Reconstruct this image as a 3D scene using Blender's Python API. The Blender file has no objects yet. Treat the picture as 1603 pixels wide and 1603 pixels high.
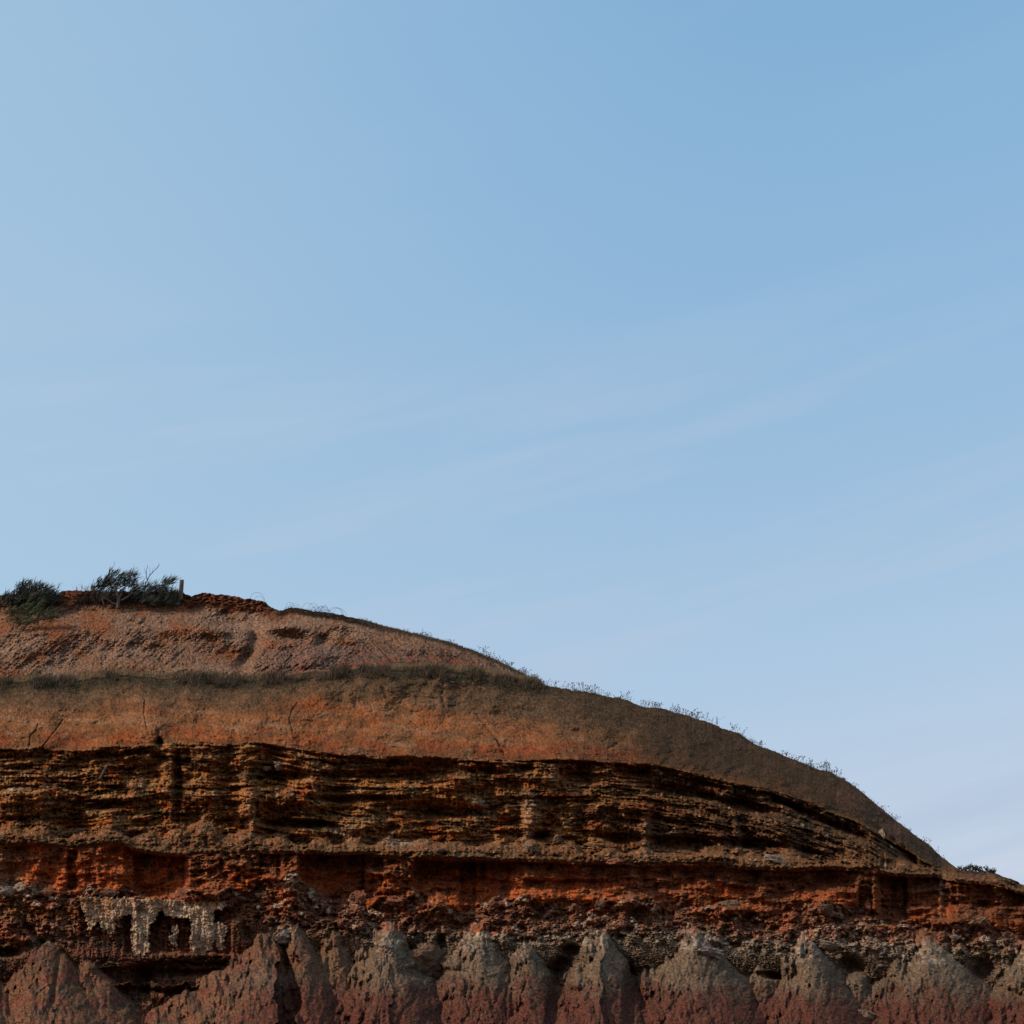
import bpy, math, random
import numpy as np
from mathutils import Vector, Matrix

C = bpy.context.scene
R = math.radians
rnd = random.Random(7)

# ------------------------------------------------------------------ camera
PITCH = 20.0
TH = math.tan(R(16.0))
CAM = Vector((0.0, 0.0, 1.7))
cam_d = bpy.data.cameras.new('camera')
cam = bpy.data.objects.new('camera', cam_d)
C.collection.objects.link(cam)
cam.location = CAM
cam.rotation_euler = (R(90 + PITCH), 0, 0)
cam_d.sensor_width = 36
cam_d.angle = R(32.0)
cam_d.clip_start = 0.5
cam_d.clip_end = 6000
C.camera = cam

# ------------------------------------------------------------------ light
SUN_EL, SUN_AZ = 35.0, -113.0          # azimuth from +Y towards +X
sd = Vector((math.sin(R(SUN_AZ)) * math.cos(R(SUN_EL)), math.cos(R(SUN_AZ)) * math.cos(R(SUN_EL)), math.sin(R(SUN_EL))))
w = bpy.data.worlds.new('World'); C.world = w; w.use_nodes = True
nt = w.node_tree; nt.nodes.clear()
def wn(t, **k):
    n = nt.nodes.new(t)
    for a, b in k.items(): setattr(n, a, b)
    return n
sky = wn('ShaderNodeTexSky', sky_type='NISHITA', sun_disc=False, sun_elevation=R(SUN_EL), sun_rotation=R(SUN_AZ),
         altitude=0, air_density=1.0, dust_density=2.0, ozone_density=1.0)
bg = wn('ShaderNodeBackground'); bg.inputs['Strength'].default_value = 0.15
wo = wn('ShaderNodeOutputWorld')
tc = wn('ShaderNodeTexCoord')
mp = wn('ShaderNodeMapping'); mp.inputs['Rotation'].default_value = (0, R(13), 0)
mp2 = wn('ShaderNodeMapping'); mp2.inputs['Scale'].default_value = (1.5, 1.5, 15)
nz = wn('ShaderNodeTexNoise'); nz.inputs['Scale'].default_value = 1.6; nz.inputs['Detail'].default_value = 5; nz.inputs['Roughness'].default_value = .5
cr = wn('ShaderNodeMapRange'); cr.interpolation_type = 'SMOOTHSTEP'
for i, v in ((1, .43), (2, .70), (3, 0), (4, .34)): cr.inputs[i].default_value = v
mx = wn('ShaderNodeMix', data_type='RGBA')
mx.inputs[7].default_value = (1.88, 2.33, 2.98, 1)
L = nt.links.new
L(tc.outputs['Generated'], mp.inputs[0]); L(mp.outputs[0], mp2.inputs[0]); L(mp2.outputs[0], nz.inputs['Vector'])
L(nz.outputs[0], cr.inputs[0]); sx = wn('ShaderNodeSeparateXYZ'); L(tc.outputs['Generated'], sx.inputs[0])
lo = wn('ShaderNodeMapRange'); lo.interpolation_type = 'SMOOTHSTEP'
for i, v in ((1, .47), (2, .31), (3, .15), (4, 2.9)): lo.inputs[i].default_value = v
ml = wn('ShaderNodeMath', operation='MULTIPLY', use_clamp=True); L(sx.outputs[2], lo.inputs[0]); L(cr.outputs[0], ml.inputs[0]); L(lo.outputs[0], ml.inputs[1])
ve = wn('ShaderNodeMapRange'); ve.interpolation_type = 'SMOOTHSTEP'          # thin veil of cirrus towards the sun
for i, v in ((1, .16), (2, -.34), (3, .06), (4, .52)): ve.inputs[i].default_value = v
L(sx.outputs[0], ve.inputs[0]); vm = wn('ShaderNodeMath', operation='ADD', use_clamp=True); L(ve.outputs[0], vm.inputs[0]); vm.inputs[1].default_value = 0
mv = wn('ShaderNodeMix', data_type='RGBA'); mv.inputs[7].default_value = (1.74, 2.46, 3.12, 1); L(ml.outputs[0], mx.inputs[0]); L(vm.outputs[0], mv.inputs[0])
# clear-air tone of the sky texture: each channel gets its own exponent and gain
sp = wn('ShaderNodeSeparateColor'); cb = wn('ShaderNodeCombineColor'); L(sky.outputs[0], sp.inputs[0])
for i, (pw, gn) in enumerate(((.92, .95), (.47, 1.44), (.255, 2.15))):
    a_ = wn('ShaderNodeMath', operation='POWER'); a_.inputs[1].default_value = pw; L(sp.outputs[i], a_.inputs[0])
    b_ = wn('ShaderNodeMath', operation='MULTIPLY'); b_.inputs[1].default_value = gn; L(a_.outputs[0], b_.inputs[0]); L(b_.outputs[0], cb.inputs[i])
L(cb.outputs[0], mv.inputs[6]); L(mv.outputs[2], mx.inputs[6]); L(mx.outputs[2], bg.inputs[0]); L(bg.outputs[0], wo.inputs[0])

sun_d = bpy.data.lights.new('sun', 'SUN'); sun_d.energy = 2.0; sun_d.angle = R(0.5); sun_d.color = (1, .90, .78)
sun = bpy.data.objects.new('sun', sun_d); C.collection.objects.link(sun)
sun.rotation_euler = (-sd).to_track_quat('-Z', 'Y').to_euler()

vs = C.view_settings
C.display_settings.display_device = 'sRGB'
vs.view_transform = 'Standard'; vs.look = 'None'; vs.exposure = 0.7; vs.gamma = 1
C.cycles.max_bounces = 4

# ------------------------------------------------------------------ helpers
def ray(px, py):
    """unit-depth direction for photo pixel -> world (numpy ok)"""
    a = (px - 801.5) / 801.5 * TH
    b = (801.5 - py) / 801.5 * TH
    c, s = math.cos(R(PITCH)), math.sin(R(PITCH))
    return a, c - b * s, s + b * c
def pt(px, py, Y):
    a, dy, dz = ray(px, py)
    return CAM.x + a / dy * Y, Y, CAM.z + dz / dy * Y
def ppm(Y): return 801.5 / TH / (Y * 1.03)

rs = np.random.RandomState(11)
PERM = rs.permutation(4096).astype(np.int32)
GA = rs.rand(4096) * 2 * np.pi
GX, GY = np.cos(GA).astype(np.float32), np.sin(GA).astype(np.float32)
RV = rs.rand(4096).astype(np.float32)
def hsh(i, j, s=0): return PERM[(PERM[(i + s * 57) & 4095] + j) & 4095]
def noise(x, y, s=0):
    x = np.asarray(x, np.float32); y = np.asarray(y, np.float32)
    xi = np.floor(x); yi = np.floor(y); fx = x - xi; fy = y - yi
    xi = xi.astype(np.int32); yi = yi.astype(np.int32)
    u = fx * fx * fx * (fx * (fx * 6 - 15) + 10); v = fy * fy * fy * (fy * (fy * 6 - 15) + 10)
    def g(a, b, dx, dy):
        h = hsh(a, b, s); return GX[h] * dx + GY[h] * dy
    n00 = g(xi, yi, fx, fy); n10 = g(xi + 1, yi, fx - 1, fy)
    n01 = g(xi, yi + 1, fx, fy - 1); n11 = g(xi + 1, yi + 1, fx - 1, fy - 1)
    return ((n00 * (1 - u) + n10 * u) * (1 - v) + (n01 * (1 - u) + n11 * u) * v) * 1.5
def fbm(x, y, o=4, s=0, r=.5):
    t = 0; a = 1; n = 0
    for k in range(o):
        t = t + a * noise(x * 2 ** k + 17.3 * k, y * 2 ** k + 9.1 * k, s + k); n += a; a *= r
    return t / n * 1.3
def ridged(x, y, o=3, s=0):
    t = 0; a = 1; n = 0
    for k in range(o):
        t = t + a * (1 - 2 * np.abs(noise(x * 2 ** k, y * 2 ** k, s + k))); n += a; a *= .5
    return t / n
def worley(x, y, s=0):
    x = np.asarray(x, np.float32); y = np.asarray(y, np.float32)
    xi = np.floor(x).astype(np.int32); yi = np.floor(y).astype(np.int32)
    f1 = np.full(x.shape, 9, np.float32); f2 = f1.copy(); cid = np.zeros(x.shape, np.float32)
    for a in (-1, 0, 1):
        for b in (-1, 0, 1):
            h = hsh(xi + a, yi + b, s)
            dx = xi + a + RV[h] - x; dy = yi + b + RV[(h * 7 + 13) & 4095] - y
            d = dx * dx + dy * dy
            n = d < f1
            f2 = np.where(n, f1, np.minimum(f2, d)); f1 = np.where(n, d, f1)
            cid = np.where(n, RV[(h * 3 + 5) & 4095], cid)
    return np.sqrt(f1), np.sqrt(f2), cid
def ss(a, b, x):
    t = np.clip((x - a) / (b - a), 0, 1); return t * t * (3 - 2 * t)
def crv(pts):
    xs = [p[0] for p in pts]; ys = [p[1] for p in pts]
    return lambda x: np.interp(x, xs, ys)

# ------------------------------------------------------------------ cliff control lines (photo px -> height line)
sil_f = crv([(-900, 960), (-300, 945), (0, 932), (40, 928), (90, 930), (97, 926), (120, 924), (140, 925), (285, 926), (290, 930), (300, 933), (320, 928), (345, 931),
  (370, 933), (380, 937), (400, 938), (415, 942), (425, 952), (440, 955), (450, 952), (470, 953), (520, 960), (560, 968), (600, 980), (630, 987),
  (655, 993), (700, 1004), (740, 1018), (780, 1035), (815, 1052), (840, 1066), (850, 1072), (880, 1078), (930, 1085), (980, 1096), (1000, 1104),
  (1050, 1113), (1100, 1127), (1150, 1147), (1200, 1172), (1250, 1192), (1300, 1210), (1325, 1222), (1350, 1240), (1385, 1270), (1420, 1298),
  (1450, 1320), (1475, 1342), (1500, 1361), (1530, 1364), (1560, 1367), (1570, 1373), (1585, 1376), (1603, 1386), (1700, 1425), (2000, 1530), (2600, 1640)])
terr_f = crv([(-900, 1085), (0, 1068), (100, 1065), (200, 1057), (300, 1062), (400, 1065), (430, 1060), (480, 1052), (560, 1047), (650, 1049), (700, 1050), (750, 1054), (800, 1064),
  (850, 1069), (1000, 1072), (2600, 1075)])
dark_f = crv([(-900, 1180), (0, 1172), (60, 1170), (130, 1173), (200, 1169), (250, 1161), (300, 1164), (350, 1165), (400, 1161), (440, 1168), (480, 1174), (530, 1180), (600, 1183),
  (700, 1187), (800, 1190), (900, 1189), (950, 1192), (1030, 1198), (1100, 1212), (1200, 1236), (1260, 1254), (1330, 1280), (1370, 1300), (1440, 1342), (1490, 1368), (1520, 1375), (2600, 1390)])
och_f = crv([(-900, 1300), (0, 1290), (100, 1300), (200, 1290), (300, 1290), (400, 1300), (500, 1305), (600, 1310), (700, 1308), (800, 1312), (840, 1316), (900, 1312), (980, 1325), (1070, 1330),
  (1150, 1322), (1200, 1330), (1300, 1340), (1450, 1362), (1500, 1374), (2600, 1400)])
led_f = crv([(-900, 1330), (0, 1322), (100, 1324), (200, 1324), (215, 1330), (250, 1334), (290, 1340), (350, 1335), (400, 1334), (470, 1334), (570, 1336), (640, 1346), (700, 1343), (800, 1345), (900, 1350), (960, 1350), (1010, 1354),
  (1100, 1350), (1150, 1356), (1200, 1361), (1250, 1362), (1300, 1357), (1350, 1362), (1380, 1366), (1420, 1371), (1460, 1370), (1500, 1380), (1560, 1384), (1603, 1398), (2000, 1560), (2600, 1690)])
rub_f = crv([(-900, 1395), (0, 1392), (60, 1393), (110, 1392), (200, 1401), (260, 1403), (285, 1388), (300, 1400), (350, 1405), (400, 1392), (430, 1368), (450, 1360), (480, 1385), (510, 1402), (540, 1415), (555, 1400), (573, 1420),
  (600, 1408), (640, 1402), (680, 1420), (720, 1428), (780, 1405), (830, 1402), (870, 1418), (920, 1412), (960, 1405), (1050, 1420), (1120, 1418), (1200, 1440), (1250, 1425), (1290, 1408),
  (1320, 1418), (1370, 1432), (1420, 1446), (1480, 1448), (1540, 1445), (1603, 1466), (2000, 1640), (2600, 1720)])
top_f = crv([(-900, 1480), (0, 1480), (400, 1440), (560, 1460), (600, 1468), (750, 1470), (930, 1465), (1080, 1465), (1180, 1480), (1300, 1480), (1500, 1490), (1603, 1495), (2600, 1760)])
# ------------------------------------------------------------------ grid
xs_in = np.arange(-24, 1628, 1.12)
left = -24 - np.cumsum(np.geomspace(1.4, 20, 120)); right = 1628 + np.cumsum(np.geomspace(1.4, 20, 120))
PX = np.concatenate([left[::-1], xs_in, right])
NR = 860
tt = np.linspace(0, 1, NR)
sil_c = sil_f(PX)
clod = 1.0 * np.where((PX > 286) & (PX < 430), 1.8, np.where(PX < 290, 1.1, 1.25))
sil_c = sil_c + clod * fbm(PX / 9, PX * 0 + 3, 4, 60, .6) * 1.6 + np.where(PX > 440, 2.4, 1.5) * noise(PX / 30, PX * 0 + 8, 61)
low = np.linspace(1905, 1640, 60, endpoint=False)
P = np.repeat(PX[None, :], NR, 0)
Q = 1640 + (sil_c[None, :] - 1640) * tt[:, None]
Pl = np.repeat(PX[None, :], len(low), 0); Ql = np.repeat(low[:, None], len(PX), 1)
# columns whose silhouette is below 1640 keep monotone rows
Ql = np.maximum(Ql, np.maximum(sil_c[None, :] + 1, 0))
P = np.vstack([Pl, P]).astype(np.float64); Q = np.vstack([Ql, Q]).astype(np.float64)
NRT = P.shape[0]
SIL = np.repeat(sil_c[None, :], NRT, 0)

# ------------------------------------------------------------------ base depth
lat = np.clip((PX - 450) / 1150, 0, 3)
wig = 3.2 * noise(PX / 70, PX * 0, 3) + 1.6 * noise(PX / 22, PX * 0, 4) + .8 * noise(PX / 8, PX * 0, 5)
cT = terr_f(PX) + wig * .8
cD0 = dark_f(PX); cD = cD0 + wig * .9
cO = och_f(PX) + 2 * wig - 22 * noise(PX / 45, PX * 0, 6) + 8
cL = led_f(PX) + 1.1 * wig + 1.6 * noise(PX / 5, PX * 0, 8)
cR = rub_f(PX) + 3 * wig - 18 * noise(PX / 38, PX * 0, 19) - 8 * np.clip(noise(PX / 26, PX * 0, 9), 0, 1)
cM = top_f(PX)
over = crv([(-900, .3), (190, .15), (207, 1.2), (285, 1.2), (300, .25), (400, .2), (425, .7), (460, .9), (475, 1.5), (565, 1.4), (580, .2), (640, .2), (655, 1.2), (820, 1.1), (960, .7), (1000, .45), (1190, .8), (1330, .8), (1345, .2), (1372, .2), (1380, 1.4), (1410, 1.1), (1470, .7), (1600, .9), (2600, .8)])(PX)
over = np.clip(.75 * over + .5 * noise(PX / 35, PX * 0 + 2, 21) + .35 * noise(PX / 9, PX * 0 + 5, 22), .05, 2.2)
led_k = np.clip(over * 1.1, .15, 1)
nodes = [  # (row height line, depth)
 (np.full_like(PX, 1905), 67 + 0 * PX), (np.full_like(PX, 1640), 74.2 + .4 * lat),
 (np.maximum(cM, cR + 14), 78.3 + .8 * lat),
 (cR, 79.6 + 1.6 * lat),
 (cL + 7, 79.9 + 1.8 * lat + over * .4), (cL + 4, 79.9 + 1.8 * lat + over * .5), (cL + 2.0, 79.9 - .7 * led_k + 1.8 * lat), (cL - 2.5, 79.7 - .8 * led_k + 1.8 * lat),
 (cL - 7, 79.85 - .3 * led_k + 1.9 * lat), (cL - 12, 80.0 - .1 * led_k + 1.9 * lat),
 (cO, 82.0 + 2.6 * lat), 
 (cD + 14, 83.5 + 5 * lat ** 1.5), (cD + 9, 83.4 + 5 * lat ** 1.5), (cD + 5, 83.5 + 5 * lat ** 1.5), (cD + 3, 83.3 + 5 * lat ** 1.5), (cD, 83.3 + 5 * lat ** 1.5),
 (cD0 - 30, 85.0 + 6.5 * lat ** 1.5), (cD0 - 70, 87.6 + 8 * lat ** 1.5), (cT + 6, 90.2 + 9.5 * lat ** 1.5), (cT, 91.0 + 9.5 * lat ** 1.5),
 (cT - 2.5, 93.6 + 10 * lat ** 1.5), (cT - 40, 96.0 + 11 * lat ** 1.5), (cT - 75, 97.6 + 11 * lat ** 1.5), (cT - 105, 100.5 + 12 * lat ** 1.5), (cT - 135, 101 + 12 * lat ** 1.5), (cT - 600, 130 + 12 * lat ** 1.5)]
Y = np.empty_like(P)
NP_ = np.array([n[0] for n in nodes]); NY = np.array([n[1] for n in nodes])
for j in range(len(PX)):
    q = NP_[:, j].copy()
    for k in range(1, len(q)): q[k] = min(q[k], q[k - 1] - .6)
    Y[:, j] = np.interp(-Q[:, j], -q, NY[:, j])
B = lambda v: np.repeat(v[None, :], NRT, 0)
T_, D_, O_, L_, R_, M_ = B(cT), B(cD), B(cO), B(cL), B(cR), B(cM)
# zone masks (0..1)
below = lambda c, wd=3: ss(-wd, wd, Q - c)      # 1 below (greater py)
above = lambda c, wd=3: 1 - below(c, wd)
z_up = above(T_, 2)
z_sl = below(T_, 2) * above(D_, 2)
om_ = O_ + 16 * fbm(P / 50, Q / 30, 3, 350) + 5 * fbm(P / 9, Q / 9, 2, 353)
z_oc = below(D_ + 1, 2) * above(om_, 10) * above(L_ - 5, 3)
z_r1 = np.clip(below(om_, 10) + below(L_ - 5, 3), 0, 1) * above(L_ - 2, 2)
z_wall = below(L_ + 2, 2) * above(R_, 3)
z_low = below(R_, 3)
wx = fbm(P / 90, Q / 90, 3, 31); wy = fbm(P / 90, Q / 90, 3, 35)
fine = fbm(P / 5, Q / 5, 3, 41, .6)
mid = fbm(P / 26, Q / 20, 4, 45, .55)
big = fbm(P / 140, Q / 90, 3, 49)
f1a, f2a, ida = worley(P / 7 + wx, Q / 5.5 + wy, 3)
f1b, f2b, idb = worley(P / 15 + wx * 2, Q / 11 + wy * 2, 9)
stone_a = (1 - np.clip(f1a / .62, 0, 1) ** 2) * (ida > .45)
stone_b = (1 - np.clip(f1b / .6, 0, 1) ** 2) * (idb > .6)
Y += .25 * big

# strata coordinate that follows the dip of the beds
S_ = Q - B(cD0)
Sw = S_ + 5 * fbm(P / 110, Q / 60, 3, 52)
st1 = noise(P / 150 + 3, Sw / 7.5, 55); st2 = noise(P / 70, Sw / 3.6, 56); st3 = noise(P / 260, Sw / 17, 57)
def step(n, a=.08): return ss(-a, a, n)
strata = 1.1 * step(st3) + .6 * step(st1) + .3 * step(st2)
ocm = z_oc * (1 - .0 * lat[None, :])
rough = ss(-.25, .35, fbm(P / 120, Q / 60, 3, 58) + .25 * ss(300, 0, P))       # 1: rubbly, 0: cleanly bedded
_, _, blk = worley(P / 24 + .6 * wx, Sw / 8.5, 21); _, _, blk2 = worley(P / 11 + .5 * wx, Sw / 4.6, 23)
frag = ss(-.35, .3, fbm(P / 24, Sw / 7, 3, 301))                 # the beds break up sideways
Y += .85 * ocm * ((strata - 1.0) * (.62 - .42 * rough) * (.35 + .65 * frag) - .32 * ridged(P / 30, Q / 24, 3, 59) * (.35 + .65 * rough) + .16 * fine)
Y += .85 * ocm * (.45 * (blk - .5) + .28 * (blk2 - .5) + .42 * fbm(P / 34, Q / 24, 4, 400, .55) + .3 * step(fbm(P / 30, Sw / 14, 3, 404)) + .15 * fbm(P / 11, Q / 8, 4, 305, .6) + .12 * ss(0, .4, noise(P / 4, Q / 26, 309)))
rw = rs.randn(*P.shape).astype(np.float32); rw = (rw + np.roll(rw, 1, 0) * .9 + np.roll(rw, 1, 1) * .6) / 1.5
grit = fbm(P / 2.7, Q / 2.3, 2, 312) + .35 * rw
rw2 = rs.randn(*P.shape).astype(np.float32); rw2 = (rw2 + np.roll(rw2, 1, 0) + np.roll(rw2, 2, 0) * .6 + np.roll(rw2, 1, 1)) / 1.9
Y += (.06 - .025 * z_sl - .02 * z_up) * grit + .05 * z_r1 * grit + .06 * z_low * grit
Y -= ocm * rough * (.22 * stone_b + .1 * stone_a)
# vertical buttresses and alcoves in the bedded band
Y += ocm * .9 * np.clip(noise(P / 46, Q / 160, 71), -.6, .6) * ss(0, 12, S_)
# dark undercut just under the top ledge of the bedded band on the right half
Y += 1.1 * z_oc * np.exp(-((S_ - 13) / 8) ** 2) * ss(500, 760, P) * (.15 + .85 * step(noise(P / 60, Q * 0, 73) - .05)) * .9
# second undercut (wide dark hollow near 960-1200, 1300)
def blob(cx, cy, rx, ry, pw=2, rot=0):
    c, s = math.cos(R(rot)), math.sin(R(rot))
    dx, dy = P - cx, Q - cy
    a = (dx * c + dy * s) / rx; b = (-dx * s + dy * c) / ry
    return np.exp(-(a * a + b * b) ** (pw / 2))
def box(x0, x1, y0, y1, e=2, jit=3):
    jx = jit * fbm(P / 14, Q / 12, 3, 75); jy = jit * fbm(P / 12, Q / 14, 3, 78)
    return ss(x0 - e, x0 + e, P + jx) * (1 - ss(x1 - e, x1 + e, P + jx)) * ss(y0 - e, y0 + e, Q + jy) * (1 - ss(y1 - e, y1 + e, Q + jy))
def seg(pts, wd):
    d = np.full(P.shape, 1e6)
    for (x0, y0), (x1, y1) in zip(pts[:-1], pts[1:]):
        vx, vy = x1 - x0, y1 - y0
        t = np.clip(((P - x0) * vx + (Q - y0) * vy) / (vx * vx + vy * vy), 0, 1)
        d = np.minimum(d, np.hypot(P - x0 - t * vx, Q - y0 - t * vy))
    return np.exp(-(d / wd) ** 2)
for a in ((1075, 1322, 62, 11, 4, 4), (970, 1313, 40, 8, 4, 0), (845, 1310, 15, 9, 3, 0), (1190, 1322, 40, 8, 4, 6), (1155, 1258, 70, 7, 4, 12), (905, 1216, 30, 10, 4, 5),
          (1060, 1236, 60, 8, 4, 8), (250, 1165, 7, 9, 3, 0), (250, 1186, 14, 10, 3, 0), (278, 1225, 8, 45, 4, 0), (225, 1210, 30, 20, 4, 0), (165, 1260, 30, 8, 3, 0),
          (450, 1215, 40, 9, 3, 0), (600, 1212, 90, 8, 4, 0), (720, 1270, 60, 9, 3, 0), (470, 1290, 60, 6, 3, 3), (385, 1290, 9, 15, 3, 0), (560, 1250, 60, 6, 3, 0), (1290, 1285, 60, 6, 3, 25), (1400, 1320, 40, 6, 3, 38)):
    Y += 1.3 * blob(*a)
for a in ((175, 1285, 34, 34, 2, 0), (90, 1240, 30, 22, 2, 0), (320, 1250, 34, 20, 2, 0), (440, 1245, 50, 16, 2, 0), (640, 1240, 50, 14, 2, 0), (540, 1290, 30, 16, 2, 0), (1000, 1262, 60, 10, 2, 6), (1240, 1300, 70, 12, 2, 14), (730, 1225, 40, 10, 2, 0), (300, 1300, 60, 14, 2, 0)):
    Y -= 1.0 * blob(*a)
# protruding buttresses and pale pillars
for a in ((388, 1260, 12, 55, 3, 0), (860, 1225, 12, 26, 3, 8), (828, 1275, 13, 40, 3, 0), (1010, 1300, 7, 34, 3, 0), (1155, 1315, 6, 30, 3, -8), (175, 1275, 18, 32, 2, 0), (40, 1250, 40, 22, 3, 0), (750, 1280, 22, 30, 3, 0)):
    Y -= .8 * blob(*a)
# rubble apron above the red wall
Y += z_r1 * (-.16 * stone_b - .12 * stone_a + .45 * mid + .14 * fine - .4 * ridged(P / 28, Q / 12, 3, 315) * ss(0, 6, L_ - Q))
for a in ((945, 1330, 42, 14, 2, 0), (1120, 1335, 45, 12, 2, 0), (40, 1300, 60, 16, 2, 0), (670, 1330, 60, 10, 2, 0), (820, 1322, 40, 9, 2, 0)):
    Y -= .9 * blob(*a)
# ledge break-up
for a in ((455, 1385, 30, 30, 2, 30), (330, 1400, 50, 14, 2, 0), (690, 1415, 30, 14, 2, 0), (835, 1405, 40, 12, 2, 0), (1300, 1412, 36, 18, 2, -20), (1150, 1425, 50, 10, 2, 0), (1500, 1445, 50, 12, 2, 0), (985, 1412, 40, 10, 2, 0)):
    Y -= 1.3 * blob(*a) * (z_wall + z_low)
rgh = z_wall * np.clip(ss(285, 300, P) * (1 - ss(455, 470, P)) + ss(570, 590, P) * (1 - ss(640, 655, P)) + .5 * ss(1330, 1345, P) * (1 - ss(1370, 1380, P)), 0, 1)
Y += rgh * (.6 * mid - .5 * ridged(P / 18, Q / 9, 3, 340) - .5 * ss(1340, 1400, Q))
_, _, blk3 = worley(P / 20 + .5 * wx, Q / 13 + .4 * wy, 25)
Y += z_wall * .22 * (blk3 - .5)
Y += z_wall * (.5 * ridged(P / 60, Q / 90, 2, 330) * -1 + .35 * fbm(P / 30, Q / 22, 3, 318) + .15 * fbm(P / 7, Q / 40, 4, 81) + .5 * fbm(P / 40, Q / 14, 4, 450, .55) + .12 * ss(.0, .5, noise(P / 12, Q / 70, 84)) + .14 * fbm(P / 14, Q / 6, 3, 85) + .05 * fine)
led2 = np.exp(-((Q - L_ - 24 - 8 * noise(P / 80, Q * 0, 87)) / 4) ** 2)
Y -= z_wall * .4 * led2 * step(noise(P / 70, Q * 0, 88))
alc = (box(209, 290, 1337, 1403), box(106, 120, 1330, 1392), box(468, 570, 1338, 1418, 3), box(568, 600, 1336, 1408), box(648, 760, 1350, 1378, 3), box(655, 800, 1350, 1412, 4), box(720, 745, 1350, 1430), box(820, 960, 1378, 1392, 3),
       box(1376, 1420, 1372, 1448), box(1344, 1366, 1382, 1432), box(1415, 1470, 1372, 1420, 4), box(1475, 1603, 1392, 1420, 6), box(405, 440, 1338, 1372, 4), box(1000, 1090, 1362, 1395, 6), box(1200, 1340, 1372, 1392, 5))
for a, k in zip(alc, (1.5, 1.2, 1.6, 1.0, 1.2, .8, 1.2, .6, 1.5, 1.0, 1.0, .8, 1.2, .5, .6)): Y += .7 * k * a * (z_wall + .35 * z_low)
Y -= .9 * blob(225, 1500, 1, 1)                   # (neutral)
# low ground: rubble, crust ledge, cones
lo_r = z_low * above(M_ + 10, 12)
Y += lo_r * (.3 * fbm(P / 9, Q / 7, 4, 430, .6) - .16 * stone_b * (idb > .85) - .05 * stone_a + .8 * mid + .14 * fine - .32 * ridged(P / 36, Q / 20, 4, 321))
# left second scarp (ledge at y~1415, hollow behind) for x<400
ed = 1412 + 5 * noise(P / 30, Q * 0, 90) + 2 * noise(P / 9, Q * 0, 91)
s2 = ss(420, 375, P) * ss(0, 2.5, Q - ed - 6)
s2e = s2 * (1 - ss(1478, 1500, Q))
Y += .40 * s2e * ss(-.3, .3, .2 + noise(P / 40, Q / 80, 341)) + 1.8 * z_low * blob(305, 1528, 95, 20, 4, -5)  + z_low * s2 * .2 * fbm(P / 7, Q / 30, 3, 92)
# cones
hn0 = fbm(P / 60, Q / 40, 3, 410); Yc = np.full_like(P, 200.0)
wob = fbm(P / 30, Q / 40, 3, 95); wob2 = fbm(P / 9, Q / 22, 4, 98, .6)
CONES = [(-90, 1462, 1, 1.0), (76, 1470, .8, .75), (132, 1500, .5, .75), (428, 1462, 1.3, .5), (462, 1442, .3, .55), (520, 1448, .35, .4), (606, 1432, .6, .55), (650, 1500, .4, .5), (742, 1428, .5, .55), (822, 1472, .42, .6),
         (940, 1448, .6, .5), (1085, 1446, .78, .8), (1186, 1508, .4, .7), (1262, 1462, .62, .72), (1340, 1512, .4, .5), (1448, 1460, .85, 1.05), (1606, 1466, .72, .9), (1720, 1480, .8, .8), (1850, 1540, .9, .9), (2050, 1600, 1, 1), (-250, 1480, .9, .9)]
latg = B(lat)
YB = 78.3 + .8 * latg - np.clip(Q - M_, -30, 500) * .0235
for (cx, cy, sL, sR) in CONES:
    h = Q - cy - 9 * wob - 3 * wob2
    dx = P - cx - 13 * wob - 5 * wob2 - np.clip(h, 0, 200) * .04
    sl = np.where(dx < 0, sL, sR) * .88 * (1 + .0022 * np.clip(h, 0, 150))
    r = np.clip(h, 0, None) * sl + 6 * ss(0, 14, h) + 1.5
    q2 = np.clip(np.abs(dx / r) ** 2.0, 0, 3)
    prot = (.14 * ss(0, 14, h) + r * .058) * (.85 + .3 * math.sin(cx * 1.7))
    yc = YB + .25 - prot * (1.35 - 1.35 * q2)
    Yc = np.minimum(Yc, np.where(h > 0, yc, 200))
Yc = Yc + .10 * wob2 + .16 * mid
zc = z_low * below(M_ - 26 + 10 * hn0, 8) * (1 - ss(4, 0, Q - R_))
Yg = np.minimum(Y, YB + .6) + ss(8, 90, Q - M_) * (1.9 - .5 * ridged(P / 14, Q / 22, 3, 324))
dd = np.clip((Yg - Yc) / .5, -1, 1) * .5 + .5          # smooth union of spurs and gully floor
Ysm = Yg * (1 - dd) + np.minimum(Yc, 120) * dd - .25 * dd * (1 - dd)
Y = Y * (1 - zc) + Ysm * zc
cmf = zc * ss(.2, .7, dd); cm = cmf > .5
Y += cmf * .10 * fbm(P / 30 + Q / 90, Q / 60, 3, 460)
Y += cmf * (.05 * fine + .03 * grit + .06 * fbm(P / 12, Q / 14, 4, 101, .6) + .20 * np.clip(ridged((P + Q * .3) / 26, Q / 90, 2, 104) - .55, 0, 1))
Y += cmf * .22 * ss(.55, .9, ridged(P / 38 + wx, Q / 120, 2, 106)) - cmf * .1 * stone_a * (ida > .8)
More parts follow.
